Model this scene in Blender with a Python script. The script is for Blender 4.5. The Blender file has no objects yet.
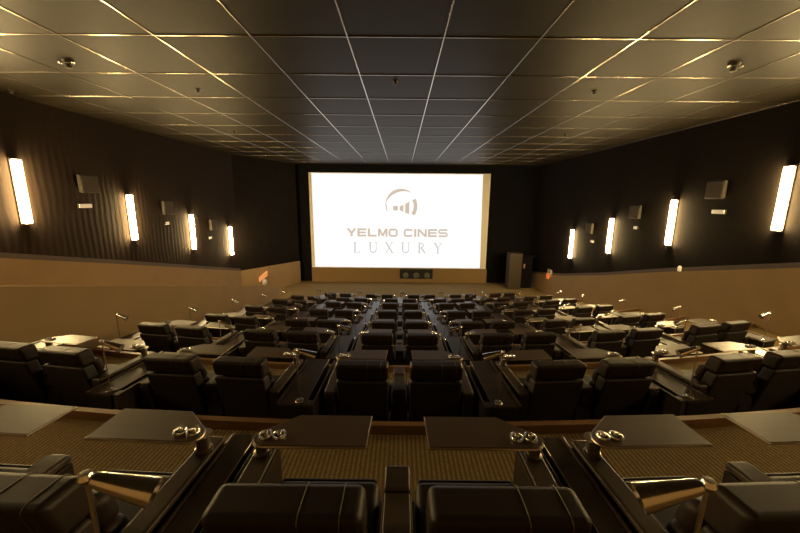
import bpy, bmesh, math, random
from mathutils import Vector, Matrix
random.seed(4)
S = bpy.context.scene
C = S.collection

# ------------------------------------------------------------------ camera
CAM_Z = 5.7
cam_d = bpy.data.cameras.new('camera')
cam = bpy.data.objects.new('camera', cam_d); C.objects.link(cam)
S.camera = cam
cam_d.sensor_fit = 'HORIZONTAL'; cam_d.sensor_width = 36
cam_d.lens = 346.165/800*36
cam_d.clip_start = 0.02
pitch, roll, yaw = 0.1881, 0.0093, -0.0025
fw0 = Vector((math.sin(yaw), math.cos(yaw), 0)); rt0 = Vector((math.cos(yaw), -math.sin(yaw), 0))
fwd = fw0*math.cos(pitch) - Vector((0, 0, 1))*math.sin(pitch)
up = fw0*math.sin(pitch) + Vector((0, 0, 1))*math.cos(pitch)
rt = rt0*math.cos(roll) + up*math.sin(roll)
upr = up*math.cos(roll) - rt0*math.sin(roll)
M = Matrix((rt, upr, -fwd)).transposed().to_4x4()
M.translation = Vector((0.007, 0, CAM_Z))
cam.matrix_world = M

# ------------------------------------------------------------------ world, exposure
W = bpy.data.worlds.new('world'); S.world = W; W.use_nodes = True
W.node_tree.nodes['Background'].inputs[0].default_value = (1.0, 0.75, 0.45, 1)
W.node_tree.nodes['Background'].inputs[1].default_value = 0.0
S.view_settings.view_transform = 'Standard'; S.view_settings.look = 'None'
S.view_settings.gamma = 1; S.view_settings.use_curve_mapping = False
S.view_settings.exposure = 0.0
S.cycles.use_denoising = True
S.cycles.max_bounces = 6
SCONCE_POWER = 170.0      # radiance of the wall sconces
SCREEN_POWER = 1.05      # radiance of the projected picture
SCONCE_COLOR = (1.0, 0.71, 0.31)

# ------------------------------------------------------------------ materials
def mat(name, col, rough=0.5, metal=0.0, spec=0.5, emit=None, estr=0.0):
    m = bpy.data.materials.new(name); m.use_nodes = True
    b = m.node_tree.nodes['Principled BSDF']
    b.inputs['Base Color'].default_value = (*col, 1)
    b.inputs['Roughness'].default_value = rough
    b.inputs['Metallic'].default_value = metal
    b.inputs['Specular IOR Level'].default_value = spec
    if emit:
        b.inputs['Emission Color'].default_value = (*emit, 1)
        b.inputs['Emission Strength'].default_value = estr
    return m
def N(m, t, **kw):
    n = m.node_tree.nodes.new(t)
    for k, v in kw.items():
        if k in n.inputs: n.inputs[k].default_value = v
        else: setattr(n, k, v)
    return n
def L(m, a, b): m.node_tree.links.new(a, b)
def noisy(m, c1, c2, scale, detail=3, bump=0.0, bdist=0.002, stretch=(1, 1, 1)):
    b = m.node_tree.nodes['Principled BSDF']
    tc = N(m, 'ShaderNodeTexCoord'); mp = N(m, 'ShaderNodeMapping', Scale=stretch)
    nz = N(m, 'ShaderNodeTexNoise', Scale=scale, Detail=detail)
    cr = N(m, 'ShaderNodeValToRGB')
    cr.color_ramp.elements[0].color = (*c1, 1); cr.color_ramp.elements[1].color = (*c2, 1)
    cr.color_ramp.elements[0].position = 0.3; cr.color_ramp.elements[1].position = 0.7
    L(m, tc.outputs['Object'], mp.inputs['Vector']); L(m, mp.outputs[0], nz.inputs['Vector'])
    L(m, nz.outputs['Fac'], cr.inputs[0]); L(m, cr.outputs[0], b.inputs['Base Color'])
    if bump:
        bp = N(m, 'ShaderNodeBump', Strength=bump, Distance=bdist)
        L(m, nz.outputs['Fac'], bp.inputs['Height']); L(m, bp.outputs[0], b.inputs['Normal'])
    return m
leather = noisy(mat('brown_black_leather', (.03, .02, .014), .5, spec=.24), (.022, .014, .0095), (.029, .019, .0125), 60, 4, .25, .001)
shell_m = noisy(mat('back_shell_vinyl', (.02, .013, .01), .6), (.018, .012, .009), (.023, .015, .011), 30, 3, .2, .001)
pad_m = noisy(mat('arm_pad_leather', (.05, .035, .025), .4), (.066, .046, .029), (.08, .056, .036), 50, 4, .2, .001)
piping_m = mat('piping', (.09, .065, .045), .5)
wood_m = noisy(mat('console_laminate', (.05, .034, .026), .33), (.046, .031, .022), (.058, .04, .028), 8, 4, .0, .0005, (8, 1, 1))
tray_m = noisy(mat('tray_laminate', (.09, .06, .04), .38, spec=.65), (.078, .052, .034), (.092, .062, .04), 6, 4, .0, .0005, (1, 8, 1))
edge_m = mat('brushed_edge', (.45, .38, .3), .35, 1.0)
chrome = mat('chrome', (.85, .82, .78), .2, 1.0)
black_m = mat('black_plastic', (.01, .008, .007), .5)
curb_m = noisy(mat('curb_wood', (.2, .11, .045), .4), (.17, .09, .034), (.24, .125, .05), 5, 5, .1, .001, (1, 8, 8))
grid_m = mat('ceiling_grid_metal', (.6, .55, .48), .26, 1.0)
spk_m = mat('speaker_cabinet', (.028, .021, .014), .6)
plaque_m = mat('cream_diffuser', (.8, .72, .55), .4, emit=(1, .8, .5), estr=.25)
dado_m = noisy(mat('tan_wall', (.30, .2, .085), .75), (.32, .205, .085), (.35, .23, .097), 1.2, 2)
cap_m = mat('dado_cap', (.10, .07, .04), .6)
front_m = mat('front_wall_tan', (.24, .15, .06), .75)
blackwall = mat('black_masking', (.006, .006, .007), .9, spec=.1)
vest_m = mat('vestibule_panel_shaded', (.045, .03, .015), .7)  # tan surface, its shadow put into the dark base colour

carpet = mat('ribbed_carpet', (.2, .12, .05), .95, spec=.1)
b = carpet.node_tree.nodes['Principled BSDF']
tc = N(carpet, 'ShaderNodeTexCoord')
mp = N(carpet, 'ShaderNodeMapping', Scale=(1, 1, 1))
wv = N(carpet, 'ShaderNodeTexWave', Scale=9.0, Distortion=1.5, Detail=3.0); wv.bands_direction = 'X'
wv.inputs['Detail Scale'].default_value = 6
nz = N(carpet, 'ShaderNodeTexNoise', Scale=45.0, Detail=4.0)
mx = N(carpet, 'ShaderNodeMath', operation='MULTIPLY')
cr = N(carpet, 'ShaderNodeValToRGB')
cr.color_ramp.elements[0].color = (.15, .103, .043, 1); cr.color_ramp.elements[0].position = .05
cr.color_ramp.elements[1].color = (.31, .22, .105, 1); cr.color_ramp.elements[1].position = .55
L(carpet, tc.outputs['Object'], mp.inputs[0]); L(carpet, mp.outputs[0], wv.inputs['Vector']); L(carpet, mp.outputs[0], nz.inputs['Vector'])
L(carpet, wv.outputs['Fac'], mx.inputs[0]); L(carpet, nz.outputs['Fac'], mx.inputs[1]); L(carpet, mx.outputs[0], cr.inputs[0])
L(carpet, cr.outputs[0], b.inputs['Base Color'])
bp = N(carpet, 'ShaderNodeBump', Strength=.6, Distance=.01); L(carpet, mx.outputs[0], bp.inputs['Height']); L(carpet, bp.outputs[0], b.inputs['Normal'])

drape = mat('pleated_dark_fabric', (.03, .019, .012), .9, spec=.15)
b = drape.node_tree.nodes['Principled BSDF']
tc = N(drape, 'ShaderNodeTexCoord'); wv = N(drape, 'ShaderNodeTexWave', Scale=1.6, Distortion=3.0, Detail=2.0); wv.bands_direction = 'Y'
wv.inputs['Detail Scale'].default_value = .6
bp = N(drape, 'ShaderNodeBump', Strength=.14, Distance=.03)
L(drape, tc.outputs['Object'], wv.inputs['Vector']); L(drape, wv.outputs['Fac'], bp.inputs['Height']); L(drape, bp.outputs[0], b.inputs['Normal'])
darkwall = noisy(mat('plain_dark_fabric', (.013, .009, .007), .9, spec=.1), (.012, .0085, .0065), (.015, .011, .008), 3, 3)

ceil_m = noisy(mat('ceiling_tile', (.04, .03, .018), .5, spec=.1), (.021, .0155, .008), (.026, .019, .0098), 2.0, 4)

# ------------------------------------------------------------------ mesh helpers
class MB:
    def __init__(s): s.bm = bmesh.new()
    def _merge(s, t, fn=None):
        if fn:
            for v in t.verts: v.co = Vector(fn(v.co))
        me = bpy.data.meshes.new('t'); t.to_mesh(me); t.free(); s.bm.from_mesh(me); bpy.data.meshes.remove(me)
    def box(s, x0, x1, y0, y1, z0, z1, bev=0.0, seg=2, fn=None):
        t = bmesh.new(); bmesh.ops.create_cube(t, size=1)
        for v in t.verts:
            v.co = Vector(((x0+x1)/2+v.co.x*(x1-x0), (y0+y1)/2+v.co.y*(y1-y0), (z0+z1)/2+v.co.z*(z1-z0)))
        if bev: bmesh.ops.bevel(t, geom=t.edges[:], offset=bev, segments=seg, profile=.5, affect='EDGES')
        s._merge(t, fn); return s
    def prism(s, pts, off, bev=0.0, seg=1):
        """closed polygon of 3D points, extruded by the vector off"""
        t = bmesh.new(); off = Vector(off)
        a = [t.verts.new(p) for p in pts]; c = [t.verts.new(Vector(p)+off) for p in pts]
        t.faces.new(a); t.faces.new(c[::-1]); n = len(pts)
        for i in range(n): t.faces.new((a[i], c[i], c[(i+1) % n], a[(i+1) % n]))
        bmesh.ops.recalc_face_normals(t, faces=t.faces)
        if bev: bmesh.ops.bevel(t, geom=t.edges[:], offset=bev, segments=seg, profile=.5, affect='EDGES')
        s._merge(t); return s
    def lathe(s, prof, n=20, mtx=None):
        t = bmesh.new(); rings = []
        for r, z in prof:
            if r < 1e-6: rings.append([t.verts.new((0, 0, z))])
            else: rings.append([t.verts.new((r*math.cos(2*math.pi*i/n), r*math.sin(2*math.pi*i/n), z)) for i in range(n)])
        for a, c in zip(rings, rings[1:]):
            for i in range(n):
                j = (i+1) % n
                if len(a) == 1 and len(c) == 1: continue
                if len(a) == 1: t.faces.new((a[0], c[i], c[j]))
                elif len(c) == 1: t.faces.new((a[i], a[j], c[0]))
                else: t.faces.new((a[i], a[j], c[j], c[i]))
        bmesh.ops.recalc_face_normals(t, faces=t.faces)
        s._merge(t, (lambda c: mtx @ c) if mtx else None); return s
    def tube(s, pts, r, n=8, closed=False):
        t = bmesh.new(); pts = [Vector(p) for p in pts]; rings = []; m = len(pts)
        for i, p in enumerate(pts):
            if closed: d = pts[(i+1) % m]-pts[i-1]
            else: d = pts[min(i+1, m-1)]-pts[max(i-1, 0)]
            d.normalize(); ref = Vector((0, 0, 1)) if abs(d.z) < .9 else Vector((1, 0, 0))
            u = d.cross(ref).normalized(); w = u.cross(d)
            rr = r[i] if isinstance(r, (list, tuple)) else r
            rings.append([t.verts.new(p+(u*math.cos(2*math.pi*k/n)+w*math.sin(2*math.pi*k/n))*rr) for k in range(n)])
        for i in range(m if closed else m-1):
            a, c = rings[i], rings[(i+1) % m]
            for k in range(n): t.faces.new((a[k], a[(k+1) % n], c[(k+1) % n], c[k]))
        if not closed:
            t.faces.new(rings[0]); t.faces.new(rings[-1][::-1])
        bmesh.ops.recalc_face_normals(t, faces=t.faces)
        s._merge(t); return s
    def build(s, name, m, parent=None, loc=None, rotz=0, sharp=35):
        me = bpy.data.meshes.new(name); s.bm.to_mesh(me); s.bm.free()
        for p in me.polygons: p.use_smooth = True
        me.set_sharp_from_angle(angle=math.radians(sharp))
        me.materials.append(m)
        o = bpy.data.objects.new(name, me); C.objects.link(o)
        wn = o.modifiers.new('weighted_normals', 'WEIGHTED_NORMAL'); wn.keep_sharp = True; wn.weight = 80
        if parent: o.parent = parent
        if loc: o.location = loc
        if rotz: o.rotation_euler.z = rotz
        return o
def thing(name, label, cat, group=None, loc=(0, 0, 0), rotz=0):
    o = bpy.data.objects.new(name, None); C.objects.link(o); o.empty_display_size = .1
    o.location = loc; o.rotation_euler = (0, 0, rotz); o['label'] = label; o['category'] = cat
    if group: o['group'] = group
    return o
def tag(o, label, cat, group=None):
    o['label'] = label; o['category'] = cat
    if group: o['group'] = group
    return o
def struct(o): o['kind'] = 'structure'; return o
def dup(root, loc, rotz, label):
    r = root.copy(); C.objects.link(r); r.location = loc; r.rotation_euler = (0, 0, rotz); r['label'] = label
    for ch in root.children:
        c = ch.copy(); C.objects.link(c); c.parent = r
        for g in ch.children:
            d = g.copy(); C.objects.link(d); d.parent = c
    return r

# ------------------------------------------------------------------ room shell
CEIL = CAM_Z+2.35
XW = 9.2
R0 = 26.0
rows_y = [1.0, 3.23, 5.42, 7.45, 9.5, 11.65, 13.7, 15.8]
rows_z = [3.76, 3.15, 2.58, 2.06, 1.64, 1.22, .79, .39]
edges = [2.66, 4.9, 6.95, 9.0, 11.15, 13.2, 15.3, 17.3]
PX = -6.0        # parapet on the left of the seating

def arc_pts(y0, xa, xb, n=28):
    out = []
    for i in range(n+1):
        x = xa+(xb-xa)*i/n
        out.append((x, y0+R0-math.sqrt(R0*R0-x*x)))
    return out
# one carpeted tier per row of seats, curved like the rows
prev = None
for i, (e, z) in enumerate(zip(edges, rows_z)):
    mb = MB()
    fr = arc_pts(e, PX, XW)
    bk = [(PX, -3.0), (XW, -3.0)] if prev is None else arc_pts(prev, PX, XW)
    pts = [(x, y, 0.0) for x, y in fr]+[(x, y, 0.0) for x, y in bk[::-1]]
    mb.prism(pts, (0, 0, z))
    struct(mb.build('floor', carpet)); prev = e
mb = MB()
fr = arc_pts(prev, PX, XW)
mb.prism([(x, y, -.1) for x, y in fr]+[(XW, 24.6, -.1), (-XW, 24.6, -.1), (-XW, 17.5, -.1), (PX, 17.5, -.1)], (0, 0, .1))
struct(mb.build('floor', carpet))
# sloping passage floor between parapet and left wall
par_top = lambda y: CAM_Z-1.37-(y-5.25)*0.2472
cy = [(-3.0, 3.76), (2.0, 3.76), (17.5, 0.0)]
mb = MB(); mb.prism([(-XW, y, z) for y, z in cy]+[(-XW, 17.5, -.1), (-XW, -3.0, -.1)], (XW+PX-.13, 0, 0))
struct(mb.build('floor', carpet))
# wooden curbs on the tier edges
for i, (e, z) in enumerate(zip(edges[:-1], rows_z[:-1])):
    mb = MB()
    a = arc_pts(e, PX, XW, 40); c = arc_pts(e-.06, PX, XW, 40)
    mb.prism([(x, y, z) for x, y in a]+[(x, y, z) for x, y in c[::-1]], (0, 0, .085))
    struct(mb.build('trim_%d' % (i+1), curb_m))

# ceiling: slab and its metal grid
struct(MB().box(-XW-.2, XW+.2, -3.2, 24.7, CEIL, CEIL+.1).build('ceiling', ceil_m))
mb = MB()
x = -.808-1.4133*5
while x < XW:
    if x > -XW: mb.box(x-.011, x+.011, -3, 24, CEIL-.012, CEIL-.0005, .003, 1)
    x += 1.4133
y = 5.587-1.5626*5
while y < 24:
    mb.box(-XW, XW, y-.011, y+.011, CEIL-.0125, CEIL-.0006, .003, 1); y += 1.5626
struct(mb.build('trim_8', grid_m))

# walls
struct(MB().box(-XW-.1, -XW, -3, 19.4, -.1, CEIL).build('wall_left', drape))
struct(MB().box(XW, XW+.1, -3, 24.6, -.1, CEIL).build('wall_right', darkwall))
struct(MB().box(-XW-.1, XW+.1, -3.1, -3.0, -.1, CEIL).build('wall_back', dado_m))
struct(MB().box(-XW-.1, XW+.1, 24.1, 24.3, -.1, CEIL).build('wall_front', blackwall))
A0, A1 = Vector((-XW, 19.4, 0)), Vector((-7.05, 23.7, 0))
nrm = Vector((A1.y-A0.y, -(A1.x-A0.x), 0)).normalized()
mb = MB(); mb.prism([A0, A1, A1+Vector((0, 0, CEIL)), A0+Vector((0, 0, CEIL))], -nrm*.1); struct(mb.build('wall_angled', darkwall))
mb = MB(); mb.prism([A0+nrm*.001, A1+nrm*.001, A1+nrm*.001+Vector((0, 0, 1.52)), A0+nrm*.001+Vector((0, 0, 1.66))], nrm*.05); struct(mb.build('trim_9', dado_m))
# tan dado panels with dark cap, sloping down with the seats
def dado(side, prof, name, capname):
    x0 = side*XW
    mb = MB(); mb.prism([(x0, y, z) for y, z in prof]+[(x0, prof[-1][0], 0), (x0, prof[0][0], 0)], (-side*.05, 0, 0)); struct(mb.build(name, dado_m))
    mb = MB(); mb.prism([(x0, y, z+.001) for y, z in prof]+[(x0, y, z+.13) for y, z in prof[::-1]], (-side*.045, 0, 0)); struct(mb.build(capname, cap_m))
dado(-1, [(-3, 4.95), (5.0, 4.95), (11.1, 3.58), (19.4, 1.66)], 'trim_10', 'trim_11')
dado(1, [(-3, 4.95), (5.0, 4.92), (7.83, 4.27), (11.66, 3.39), (15.5, 2.43), (19.4, 1.56), (24.1, .74)], 'trim_12', 'trim_13')
# low parapet between seating and passage
mb = MB(); mb.prism([(PX-.13, -3, 4.85), (PX-.13, 3.15, 4.85), (PX-.13, 16.7, par_top(16.7)), (PX-.13, 16.7, 0), (PX-.13, -3, 0)], (.13, 0, 0), .006)
struct(mb.build('wall_parapet', dado_m))
# wall under the screen
struct(MB().box(-6.27, 6.05, 23.9, 24.1, 0, .99, .01).build('wall_stage', front_m))
# vestibule and doorway on the right of the screen
struct(MB().box(7.12, 7.93, 22.3, 23.0, 0, 2.38, .01).build('wall_vestibule', vest_m))
d = struct(MB().box(7.97, 8.75, 22.6, 22.66, 0, 2.1, .005).build('door_1', blackwall))
MB().box(8.12, 8.24, 22.56, 22.599, 1.35, 1.65, .004).build('door_handle', chrome, d)
struct(MB().box(7.952, 8.85, 22.55, 22.7, 2.1, 2.2, .01).build('trim_14', blackwall))

# ------------------------------------------------------------------ screen
scr = thing('cinema_screen', 'large bright white cinema screen filling the front wall', 'screen', loc=(-.14, 24.0, 0))
screen_cloth = mat('screen_cloth', (.85, .8, .7), .8)
MB().box(-6.13, 6.13, 0, .09, 1.01, 7.52, .01).build('screen_cloth', screen_cloth, scr)
img = mat('projected_white', (0, 0, 0), 1, spec=0, emit=(1, .985, .96), estr=SCREEN_POWER)
ink = mat('projected_beige', (0, 0, 0), 1, spec=0, emit=(.66, .54, .44), estr=1.0)
ink2 = mat('projected_grey', (0, 0, 0), 1, spec=0, emit=(.62, .61, .60), estr=1.0)
mb = MB(); mb.prism([(-5.9, -.006, 1.06), (5.72, -.006, 1.06), (5.6, -.006, 7.47), (-5.93, -.006, 7.47)], (0, .004, 0)); mb.build('projected_picture', img, scr)
def flatpoly(mb, pts, y=-.010):
    mb.prism([(x, y, z) for x, z in pts], (0, .002, 0))
def arcband(mb, cx, cz, ro, rin, a0, a1, n=24):
    pts = []
    for i in range(n+1):
        a = math.radians(a0+(a1-a0)*i/n); k = ro(i/n) if callable(ro) else ro; pts.append((cx+k*math.cos(a), cz+k*math.sin(a)))
    for i in range(n, -1, -1):
        a = math.radians(a0+(a1-a0)*i/n); k = rin(i/n) if callable(rin) else rin; pts.append((cx+k*math.cos(a), cz+k*math.sin(a)))
    flatpoly(mb, pts)
u = .0685
lx, lz = .12, 5.42
mb = MB()
arcband(mb, lx, lz, 15.6*u, lambda t: (15.2-2.6*math.sin(math.pi*min(1, (1-t)*1.25+0.0)) if t > .2 else 14.6-1.0*t)*u, 205, 52)
arcband(mb, lx, lz-.1, 16.2*u, 12.6*u, 28, -34)
flatpoly(mb, [(lx-7.8*u, lz-5.6*u), (lx-3.2*u, lz-5.6*u), (lx-3.2*u, lz-1.2*u), (lx-7.8*u, lz-1.2*u)])
flatpoly(mb, [(lx-1.2*u, lz-5.2*u), (lx+2.4*u, lz-7.0*u), (lx+2.4*u, lz+.2*u), (lx-1.2*u, lz-1.6*u)])
flatpoly(mb, [(lx+4.2*u, lz-7.8*u), (lx+8.2*u, lz-9*u), (lx+8.2*u, lz+3.2*u), (lx+4.2*u, lz+1.0*u)])
mb.build('logo', ink, scr)
# thin serif capitals, drawn from strokes
def stroke(mb, p, q, w):
    p = Vector(p); q = Vector(q); d_ = (q-p).normalized(); n_ = Vector((-d_.y, d_.x))*w/2
    flatpoly(mb, [tuple(p+n_), tuple(p-n_), tuple(q-n_), tuple(q+n_)])
def serif(mb, x, z, w=.16): stroke(mb, (x-w/2, z), (x+w/2, z), .035)
mb = MB(); H_ = .72; z0 = 2.10; T, t_ = .095, .045
def letter(ch, x):
    if ch == 'L':
        stroke(mb, (x-.13, z0), (x-.13, z0+H_), T); serif(mb, x-.13, z0+H_, .24); stroke(mb, (x-.24, z0+.02), (x+.22, z0+.02), t_); stroke(mb, (x+.21, z0), (x+.21, z0+.16), t_)
    if ch == 'U':
        stroke(mb, (x-.2, z0+.2), (x-.2, z0+H_), T); stroke(mb, (x+.22, z0+.2), (x+.22, z0+H_), t_); serif(mb, x-.2, z0+H_, .24); serif(mb, x+.22, z0+H_, .2)
        arcband(mb, x+.01, z0+.22, .24, .17, 180, 360, 12)
    if ch == 'X':
        stroke(mb, (x-.22, z0+H_), (x+.22, z0), T); stroke(mb, (x+.2, z0+H_), (x-.22, z0), t_)
        for a, c in ((-.22, 0), (.22, 0), (-.22, H_), (.2, H_)): serif(mb, x+a, z0+c, .2)
    if ch == 'R':
        stroke(mb, (x-.17, z0), (x-.17, z0+H_), T); serif(mb, x-.17, z0, .24); serif(mb, x-.17, z0+H_, .24)
        arcband(mb, x-.05, z0+.54, .19, .12, 90, -90, 12); stroke(mb, (x-.17, z0+H_-.02), (x-.04, z0+H_-.02), t_); stroke(mb, (x-.17, z0+.36), (x-.04, z0+.36), t_)
        stroke(mb, (x-.03, z0+.36), (x+.24, z0), T)
    if ch == 'Y':
        stroke(mb, (x-.22, z0+H_), (x, z0+.34), T); stroke(mb, (x+.22, z0+H_), (x, z0+.34), t_); stroke(mb, (x, z0), (x, z0+.36), T)
        serif(mb, x-.22, z0+H_, .2); serif(mb, x+.22, z0+H_, .2); serif(mb, x, z0, .24)
for k, ch in enumerate('LUXURY'):
    mb = MB(); letter(ch, -.16-2.78+k*5.66/5); mb.build('letter', ink2, scr)
# wide bold capitals
hw_, hh_, tw = .31, .54, .13
def wide(ch, x, z):
    mb = MB(); l, r_ = x-hw_, x+hw_; h2 = z+hh_
    if ch == 'Y': stroke(mb, (l+.05, h2), (x, z+.22), tw*1.1); stroke(mb, (r_-.05, h2), (x, z+.22), tw*1.1); stroke(mb, (x, z), (x, z+.27), tw*1.15)
    if ch in 'EL':
        stroke(mb, (l+.07, z), (l+.07, h2), tw*1.15); stroke(mb, (l+.02, z+.055), (r_-.01, z+.055), tw)
        if ch == 'E': stroke(mb, (l+.02, z+hh_/2), (r_-.04, z+hh_/2), tw*.9); stroke(mb, (l+.02, h2-.055), (r_-.01, h2-.055), tw)
    if ch == 'M': stroke(mb, (l+.05, z), (l+.05, h2), tw); stroke(mb, (r_-.05, z), (r_-.05, h2), tw); stroke(mb, (l+.07, h2), (x, z+.04), tw); stroke(mb, (r_-.07, h2), (x, z+.04), tw)
    if ch == 'N': stroke(mb, (l+.06, z), (l+.06, h2), tw); stroke(mb, (r_-.06, z), (r_-.06, h2), tw); stroke(mb, (l+.06, h2-.02), (r_-.06, z+.02), tw)
    if ch == 'I': stroke(mb, (x, z), (x, h2), tw*1.15)
    if ch in 'OC':
        stroke(mb, (l+.15, h2-.055), (r_-.15, h2-.055), tw); stroke(mb, (l+.15, z+.055), (r_-.15, z+.055), tw); stroke(mb, (l+.06, z+.15), (l+.06, h2-.15), tw)
        arcband(mb, l+.16, h2-.16, .16, .045, 90, 180, 8); arcband(mb, l+.16, z+.16, .16, .045, 180, 270, 8)
        arcband(mb, r_-.16, h2-.16, .16, .045, 90, 0 if ch == 'O' else 10, 8); arcband(mb, r_-.16, z+.16, .16, .045, 270, 360 if ch == 'O' else 350, 8)
        if ch == 'O': stroke(mb, (r_-.06, z+.15), (r_-.06, h2-.15), tw)
    if ch == 'S':
        for zz in (z+.055, z+hh_/2, h2-.055): stroke(mb, (l+.12, zz), (r_-.12, zz), tw*.95)
        arcband(mb, l+.135, z+.378, .162, .055, 90, 270, 12); arcband(mb, r_-.135, z+.162, .162, .055, 90, -90, 12)
        stroke(mb, (l+.02, z+.055), (l+.14, z+.055), tw*.95); stroke(mb, (r_-.14, h2-.055), (r_-.02, h2-.055), tw*.95)
    mb.build('letter', ink, scr)
x = -3.60
for ch in 'YELMO CINES':
    if ch == ' ': x += .33; continue
    w_ = .14 if ch == 'I' else .62
    wide(ch, x+w_/2, 3.24); x += w_+.1
# stage loudspeaker let into the wall under the screen
sp = thing('stage_loudspeaker', 'long black loudspeaker with three drivers under the bright screen', 'loudspeaker', loc=(1.1, 23.88, .3))
MB().box(-1.15, 1.15, -.06, 0.019, 0, .69, .015).build('cabinet', black_m, sp)
cone_m = mat('driver_grey', (.10, .11, .10), .4)
for k in (-.75, 0, .75):
    MB().lathe([(.0, .02), (.06, .03), (.15, .0), (.19, .035), (.21, .03), (.21, 0), (0, 0)], 24, Matrix.Translation((k, -.061, .24)) @ Matrix.Rotation(math.pi/2, 4, 'X')).build('driver', cone_m, sp)

# ------------------------------------------------------------------ wall sconces
glow = mat('sconce_diffuser', (.9, .85, .7), .5, emit=SCONCE_COLOR, estr=SCONCE_POWER)
sback = mat('sconce_backplate', (.08, .06, .04), .5, .3)
ords = ['first', 'second', 'third', 'fourth', 'fifth', 'sixth', 'seventh', 'eighth', 'ninth', 'tenth', 'eleventh', 'twelfth', 'thirteenth', 'fourteenth']
def sconce(side, y, ztop, label):
    t = thing('wall_sconce', label, 'wall light', 'tall glowing sconces on the dark side walls', (side*XW, y, ztop-1.49), 0)
    s_ = -side
    MB().box(min(0, s_*.03), max(0, s_*.03), -.10, .10, -.05, 1.54, .006).build('back_plate', sback, t)
    MB().box(min(s_*.031, s_*.135), max(s_*.031, s_*.135), -.08, .08, 0, 1.49, .02, 3).build('diffuser', glow, t)
    for z_ in (-.022, 1.491): MB().box(min(s_*.031, s_*.14), max(s_*.031, s_*.14), -.085, .085, z_, z_+.021, .004).build('end_cap', sback, t)
for side, nm in ((-1, 'left'), (1, 'right')):
    for i in range(4):
        sconce(side, 8.47+3.335*i, CAM_Z+.867-.775*i, 'tall glowing sconce on the %s wall, %s from the camera' % (nm, ['nearest', 'second', 'third', 'farthest'][i]))
    sconce(side, 8.47-3.335, CAM_Z+1.64, 'tall glowing sconce on the %s wall beside the camera, added outside the frame' % nm)  # unseen, continues the row; added to light the nearest seats
    sconce(side, 8.47-6.67, CAM_Z+1.9, 'tall glowing sconce on the %s wall level with the nearest seats, added outside the frame' % nm)  # unseen too, set lower under the ceiling; added for the same light

# wall loudspeakers and the small cream lights below them
def wall_speaker(side, y, z, label, w=.58, h=.5):
    t = thing('wall_loudspeaker', label, 'loudspeaker', 'boxy surround loudspeakers on the side walls', (side*XW, y, z)); s_ = -side
    def px(a, c): return (min(s_*a, s_*c), max(s_*a, s_*c))
    a, c = px(0, .1); MB().box(a, c, -.08, .08, .1, .38, .01).build('bracket', black_m, t)
    sk = lambda v: (v.x, v.y-abs(v.x)*.1, v.z-abs(v.x)*.15)
    a, c = px(.1, .2); MB().box(a, c, -w/2, w/2, 0, h, .012, 2, sk).build('cabinet', spk_m, t)
    a, c = px(.201, .215); MB().box(a, c, -w/2+.02, w/2-.02, .02, h-.02, .004, 1, sk).build('grille', mat('grille_cloth', (.10, .078, .045), .8) if 'grille_cloth' not in bpy.data.materials else bpy.data.materials['grille_cloth'], t)
def wall_plaque(side, y, z, label, w=.3, rot=0):
    t = thing('emergency_light', label, 'wall light', 'small cream wall lights below the loudspeakers', (side*XW, y, z)); s_ = -side
    MB().box(min(0, s_*.04), max(0, s_*.04), -w/2, w/2, 0, .13, .006).build('housing', spk_m, t)
    MB().box(min(s_*.041, s_*.07), max(s_*.041, s_*.07), -w/2+.01, w/2-.01, .01, .12, .01).build('diffuser', plaque_m, t)
for side, nm in ((-1, 'left'), (1, 'right')):
    for (y, H_t, yp, Hp, wp), o_ in zip([(10.25, -.16, 10.15, .30, .42), (13.6, .58, 13.6, 1.02, .2), (16.75, 1.45, 16.55, 1.9, .26)], ['nearest', 'middle', 'farthest']):
        wall_speaker(side, y, CAM_Z-H_t, 'dark boxy loudspeaker high on the %s wall, %s of three' % (nm, o_))
        wall_plaque(side, yp, CAM_Z-Hp, 'small cream light under the %s loudspeaker of the %s wall' % (o_, nm), wp)

# small fixtures near the screen
red_e = mat('red_beacon', (.4, .06, .02), .4, emit=(1, .22, .06), estr=.6)
cream = mat('cream_box', (.5, .42, .3), .5)
whitep = mat('white_plastic', (.75, .72, .68), .4)
t = thing('alarm_beacon', 'small red lit alarm beacon in a beige box on right dado', 'alarm', loc=(XW-.05, 20.7, 1.25))
MB().box(-.12, 0, -.22, .22, 0, .42, .02).build('housing', cream, t)
MB().box(-.2, -.121, -.16, .16, -.16, .16, .03, 3).build('lens', red_e, t)
orange_e = mat('orange_lit_panel', (.6, .25, .08), .4, emit=(1, .4, .14), estr=.5)
pa = A0.lerp(A1, .32)+nrm*.055
ang = math.atan2(A1.y-A0.y, A1.x-A0.x)
t = thing('call_point', 'orange lit alarm panel with white bell on the left dado near screen', 'alarm', loc=(pa.x, pa.y, .35), rotz=ang)
MB().box(-.32, .32, -.07, 0, .55, .85, .02, 2, lambda v: (v.x, v.y, v.z+v.x*.45)).build('panel', orange_e, t)
MB().lathe([(0, .10), (.1, .09), (.19, .04), (.2, 0), (0, 0)], 20, Matrix.Translation((.08, 0, .32)) @ Matrix.Rotation(math.pi/2, 4, 'X')).build('bell', whitep, t)
tag(MB().lathe([(0, 0), (.05, 0), (.055, .03), (.05, .14), (.03, .17), (0, .175)], 16).build('night_light', plaque_m, loc=(XW-.1, 11.12, 3.52)), 'tiny white light on the top of the right dado', 'wall light')

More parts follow.
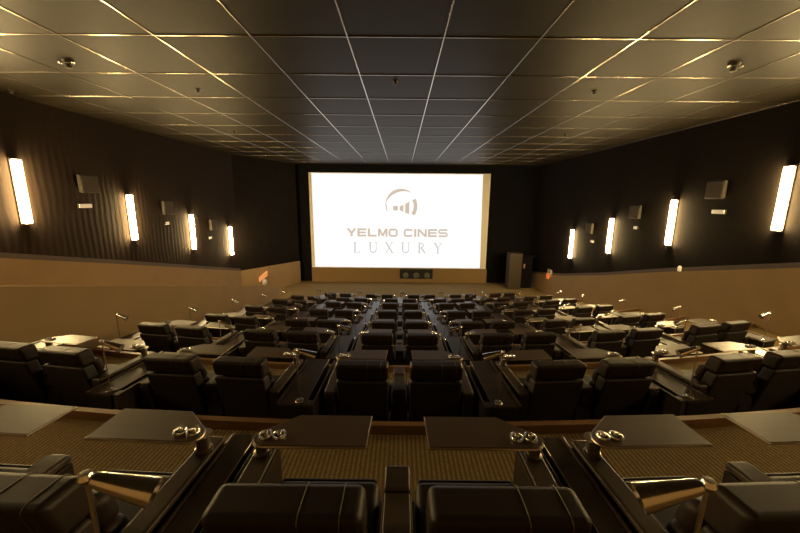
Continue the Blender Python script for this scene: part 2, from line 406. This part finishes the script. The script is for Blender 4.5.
# ceiling detectors and sprinklers
dk = mat('detector_dark', (.03, .02, .012), .4)
def detector(x, y, big, label):
    t = thing('ceiling_spotlight' if big else 'smoke_detector', label, 'spotlight' if big else 'smoke detector', None if big else 'small dark detectors on the ceiling', (x, y, CEIL))
    k = 1.3 if big else .75
    MB().lathe([(0, -.035*k), (.055*k, -.035*k), (.07*k, -.02*k), (.075*k, 0), (0, 0)], 20).build('base', dk, t)
    MB().lathe([(0, -.10*k), (.035*k, -.095*k), (.045*k, -.06*k), (.03*k, -.036*k), (0, -.036*k)], 16).build('head', dk, t)
    if big:
        for s_ in (-1, 1): MB().lathe([(0, -.02), (.02, -.015), (.028, .01), (.02, .03), (0, .03)], 12, Matrix.Translation((s_*.11, -.03, -.05))).build('bulb', chrome, t)
        MB().tube([(-.1, -.03, -.045), (.1, -.03, -.045)], .012).build('bar', dk, t)
detector(-5.84, 6.58, True, 'dark twin ceiling spotlight above the left side')
detector(5.67, 6.48, True, 'dark twin ceiling spotlight above the right side')
for x, y, l in [(-8.78, 8.33, 'above the left wall near the camera'), (-4.46, 8.13, 'on the left part, above the third row'), (-5.88, 12.83, 'far on the left, toward the screen'), (-.14, 7.5, 'in the middle, between the two central grid lines'),
                (4.11, 8.0, 'on the right part, above the fourth row'), (5.72, 12.82, 'far on the right, toward the screen')]:
    detector(x, y, False, 'small dark ceiling detector '+l)

# ------------------------------------------------------------------ recliner (origin on the floor under the top of its back)
def lean(v):      # the back leans: the lower, the further forward
    return (v.x, v.y+(.95-v.z)*.26, v.z)
def recliner_proto(s_):
    """s_ = -1: outer arm on the left, +1: on the right"""
    t = thing('recliner', '', 'recliner', 'dark leather recliners with swivel trays')
    MB().box(-.25, .25, .22, .60, 0, .27, .01).build('base', black_m, t)
    mb = MB(); mb.box(-.28, .28, .14, .63, .272, .46, .045, 4); mb.build('seat', leather, t)
    MB().box(-.26, .26, .632, .67, .08, .43, .02, 3).build('footrest', leather, t)
    mb = MB()
    mb.box(-.255, .255, .03, .15, .47, .64, .05, 4, lean); mb.box(-.255, .255, .035, .145, .63, .80, .05, 4, lean)
    mb.build('backrest', leather, t)
    mb = MB(); mb.box(-.262, .262, -.10, .028, .10, .765, .022, 3, lean)
    mb.build('back_shell', shell_m, t)
    mb = MB()
    mb.box(-.264, .264, -.085, .08, .77, .948, .034, 4, lean)
    mb_head = mb.build('headrest', leather, t)
    hr = mb_head
    for x_ in (.055, .19):
        mb = MB(); pts = []
        for k in range(17):       # a seam that runs over the rounded cushion
            a = math.pi*k/16
            cy_, cz_ = .0-.0865*math.copysign(abs(math.cos(a))**.5, math.cos(a)), .90+.0495*math.sin(a)**.6
            pts.append(lean(Vector((x_, cy_, cz_))))
        pts = [lean(Vector((x_, -.0865, .80)))]+pts
        mb.tube(pts, .0022, 6); mb.build('seam', piping_m, hr)
    x0, x1 = sorted((s_*.285, s_*.397))
    MB().box(x0, x1, .0, .72, 0, .585, .012).build('armrest', leather, t)
    pd = MB().box(x0+.004, x1-.004, .0, .725, .586, .625, .014, 3).build('arm_pad', pad_m, t)
    mb = MB()
    for xx in (x0+.004, x1-.004): mb.tube([(xx, .01, .618), (xx, .715, .618)], .004, 6)
    mb.build('piping', piping_m, pd)
    MB().lathe([(0, .0), (.017, 0), (.016, .006), (.0, .009)], 14, Matrix.Translation((s_*.2845, .50, .50)) @ Matrix.Rotation(-s_*math.pi/2, 4, 'Y')).build('recline_button', chrome, t)
    MB().lathe([(0, .626), (.045, .626), (.045, .635), (.034, .64), (.034, .715), (.05, .72), (0, .72)], 20, Matrix.Translation((s_*.342, .61, 0))).build('tray_pivot', edge_m, t)
    # swivel tray: u runs from the pivot side towards the middle of the pair
    poly = [(.225, .77), (.215, .52)]
    for k in range(7):
        a = math.radians(270-k*20); poly.append((-.31+.055*math.cos(a), .575+.055*math.sin(a)))
    poly += [(-.35, .625), (-.18, .77)]
    pp = [(-s_*u_, y_, .722) for u_, y_ in poly]
    mb = MB(); mb.prism(pp, (0, 0, .018), .003); tr = mb.build('tray', tray_m, t)
    mb = MB(); mb.tube([(x_, y_, .731) for x_, y_, z_ in pp], .0065, 6, True); mb.build('tray_edge', edge_m, tr)
    mb = MB()
    for cu, r_ in ((-.31, .028), (-.24, .028)):
        mb.tube([(-s_*cu+r_*math.cos(2*math.pi*k/20), .59+r_*1.15*math.sin(2*math.pi*k/20), .748) for k in range(20)], .007, 8, True)
        mb.lathe([(0, .741), (r_*.5, .741), (r_*.45, .755), (r_*.3, .765), (0, .768)], 14, Matrix.Translation((-s_*cu, .59, 0)))
    mb.build('cup_holder', chrome, tr)
    return t

def centre_proto():
    t = thing('centre_armrest', '', 'armrest', 'narrow armrests between paired recliners')
    MB().box(-.065, .065, .05, .52, .452, .59, .008).box(-.089, .089, .08, .50, 0, .455, .012).build('body', leather, t)
    a = MB().box(-.062, .062, .05, .37, .591, .625, .012, 3).build('arm_pad', pad_m, t)
    b_ = MB().box(-.062, .062, .373, .525, .591, .635, .014, 3).build('front_pad', pad_m, t)
    mb = MB()
    for xx in (-.062, .062): mb.tube([(xx, .06, .618), (xx, .365, .618)], .004, 6)
    mb.build('piping', piping_m, a)
    return t

def console_proto(s_, q_=1.0):
    """console table between two pairs; s_ = side that faces the middle of the room"""
    t = thing('side_console', '', 'console', 'brown consoles between pairs of recliners')
    def bx(a, c, *r): return MB().box(min(s_*a, s_*c)*q_, max(s_*a, s_*c)*q_, *r)
    bx(-.13, .075, -.20, .779, 0, .565, .008).build('cabinet', black_m, t)
    tp = bx(-.125, .073, -.20, .79, .566, .59, .005).build('table_top', wood_m, t)
    mb = MB()
    mb.tube([(s_*-.123*q_, .785, .589), (s_*.073*q_, .785, .589), (s_*.073*q_, -.195, .589)], .003, 6)
    mb.build('metal_edge', edge_m, tp)
    bx(-.16, -.1305, -.20, .79, .566, .60, .008).build('side_rail', wood_m, t)
    bx(.125, .143, -.20, .78, 0, .59, .004).build('outer_panel', wood_m, t)
    bx(.0755, .1245, -.20, .78, 0, .42, .002).build('storage_slot', black_m, t)
    bx(.077, .123, -.19, -.10, .4205, .585, .006).build('socket_box', pad_m, t)
    return t

def lamp_proto(s_):
    """origin on the console top; the head points to the side s_"""
    t = thing('reading_lamp', '', 'lamp', 'chrome reading lamps on the consoles')
    MB().lathe([(0, 0), (.042, 0), (.044, .005), (.04, .011), (.012, .015), (.009, .03), (0, .03)], 24).build('base', chrome, t)
    MB().tube([(0, 0, .031), (-s_*.006, 0, .26), (-s_*.010, 0, .517)], .0065, 10).build('pole', chrome, t)
    dr = Vector((s_*.165, .03, -.072)).normalized()
    q = Vector((0, 0, 1)).rotation_difference(dr).to_matrix().to_4x4()
    P = Vector((-s_*.012, 0, .537))
    MB().lathe([(0, -.022), (.014, -.016), (.022, 0), (.016, .016), (0, .018)], 16, Matrix.Translation(P)).build('knuckle', chrome, t)
    mb = MB()
    mb.lathe([(0, -.005), (.020, 0), (.024, .02), (.043, .17), (.044, .173), (.041, .173), (.021, .022), (0, .018)], 28, Matrix.Translation(P+dr*.02) @ q)
    mb.build('lamp_shade', chrome, t)
    return t

protoR = {-1: recliner_proto(-1), 1: recliner_proto(1)}
protoC = centre_proto()
protoT = {-1: console_proto(-1, 1.22), 1: console_proto(1, 1.22)}
protoN = {-1: console_proto(-1, .6), 1: console_proto(1, .6)}
protoL = {-1: lamp_proto(-1), 1: lamp_proto(1)}
used = set()
def put(p, loc, rz, label):
    if p.name in used: return dup(p, loc, rz, label)
    used.add(p.name); p.location = loc; p.rotation_euler = (0, 0, rz); p['label'] = label; return p

rowname = ['nearest row', 'second nearest row', 'third nearest row', 'fourth nearest row', 'fifth nearest row', 'sixth nearest row', 'seventh nearest row', 'row closest to the screen']
layout = [[-1, 0, 1], [-2, -1, 0, 1, 2, 3]]+[[-2, -1, 0, 1, 2, 3]]*5+[[-1.5, -.5, .5, 1.5, 2.5]]
for i, ks in enumerate(layout):
    pitch_ = 1.78 if i == 0 else 2.0
    y0, z0_ = rows_y[i], rows_z[i]
    R1 = R0; tw_ = .75 if i == 0 else 1.0
    def at(a, lx_, ly_):       # point lx_, ly_ in the frame turned by the arc angle a
        X = R1*math.sin(a); Y = y0+R1*(1-math.cos(a))*(.9 if i == 0 else 1); rz = a*tw_
        return (X+lx_*math.cos(rz)-ly_*math.sin(rz), Y+lx_*math.sin(rz)+ly_*math.cos(rz))
    rn = rowname[i]
    for j, k in enumerate(ks):
        a = k*pitch_/R1; rz = a*tw_
        for s_ in (-1, 1):
            x, y = at(a, s_*.372, 0)
            n_ = 2*j+(1 if s_ > 0 else 0)
            put(protoR[s_], (x, y, z0_), rz, 'dark leather recliner with swivel tray, %s from left in the %s' % (ords[n_], rn))
        x, y = at(a, 0, 0)
        put(protoC, (x, y, z0_), rz, 'narrow padded armrest inside the %s recliner pair from left, %s' % (ords[j], rn))
    cs = [k-.5 for k in ks]+[ks[-1]+.5]
    if i == 0: cs = [-.5, .5]
    
    for j, k in enumerate(cs):
        a = k*pitch_/R1
        if i and j == 0: a += .015/R1
        if i and j == len(cs)-1: a -= .015/R1
        rz = a*tw_; s_ = -1 if k > 0 else 1
        if k == 0: s_ = 1
        x, y = at(a, 0, 0)
        put((protoN if i == 0 else protoT)[s_], (x, y, z0_), rz, 'low brown console table, %s from left in the %s' % (ords[j], rn))
        x, y = at(a, s_*(-.012 if i == 0 else .02 if 0 < j < len(cs)-1 else .026), -.13)
        put(protoL[s_], (x, y, z0_+.5905), rz, 'chrome reading lamp on the %s console from left in the %s' % (ords[j], rn))
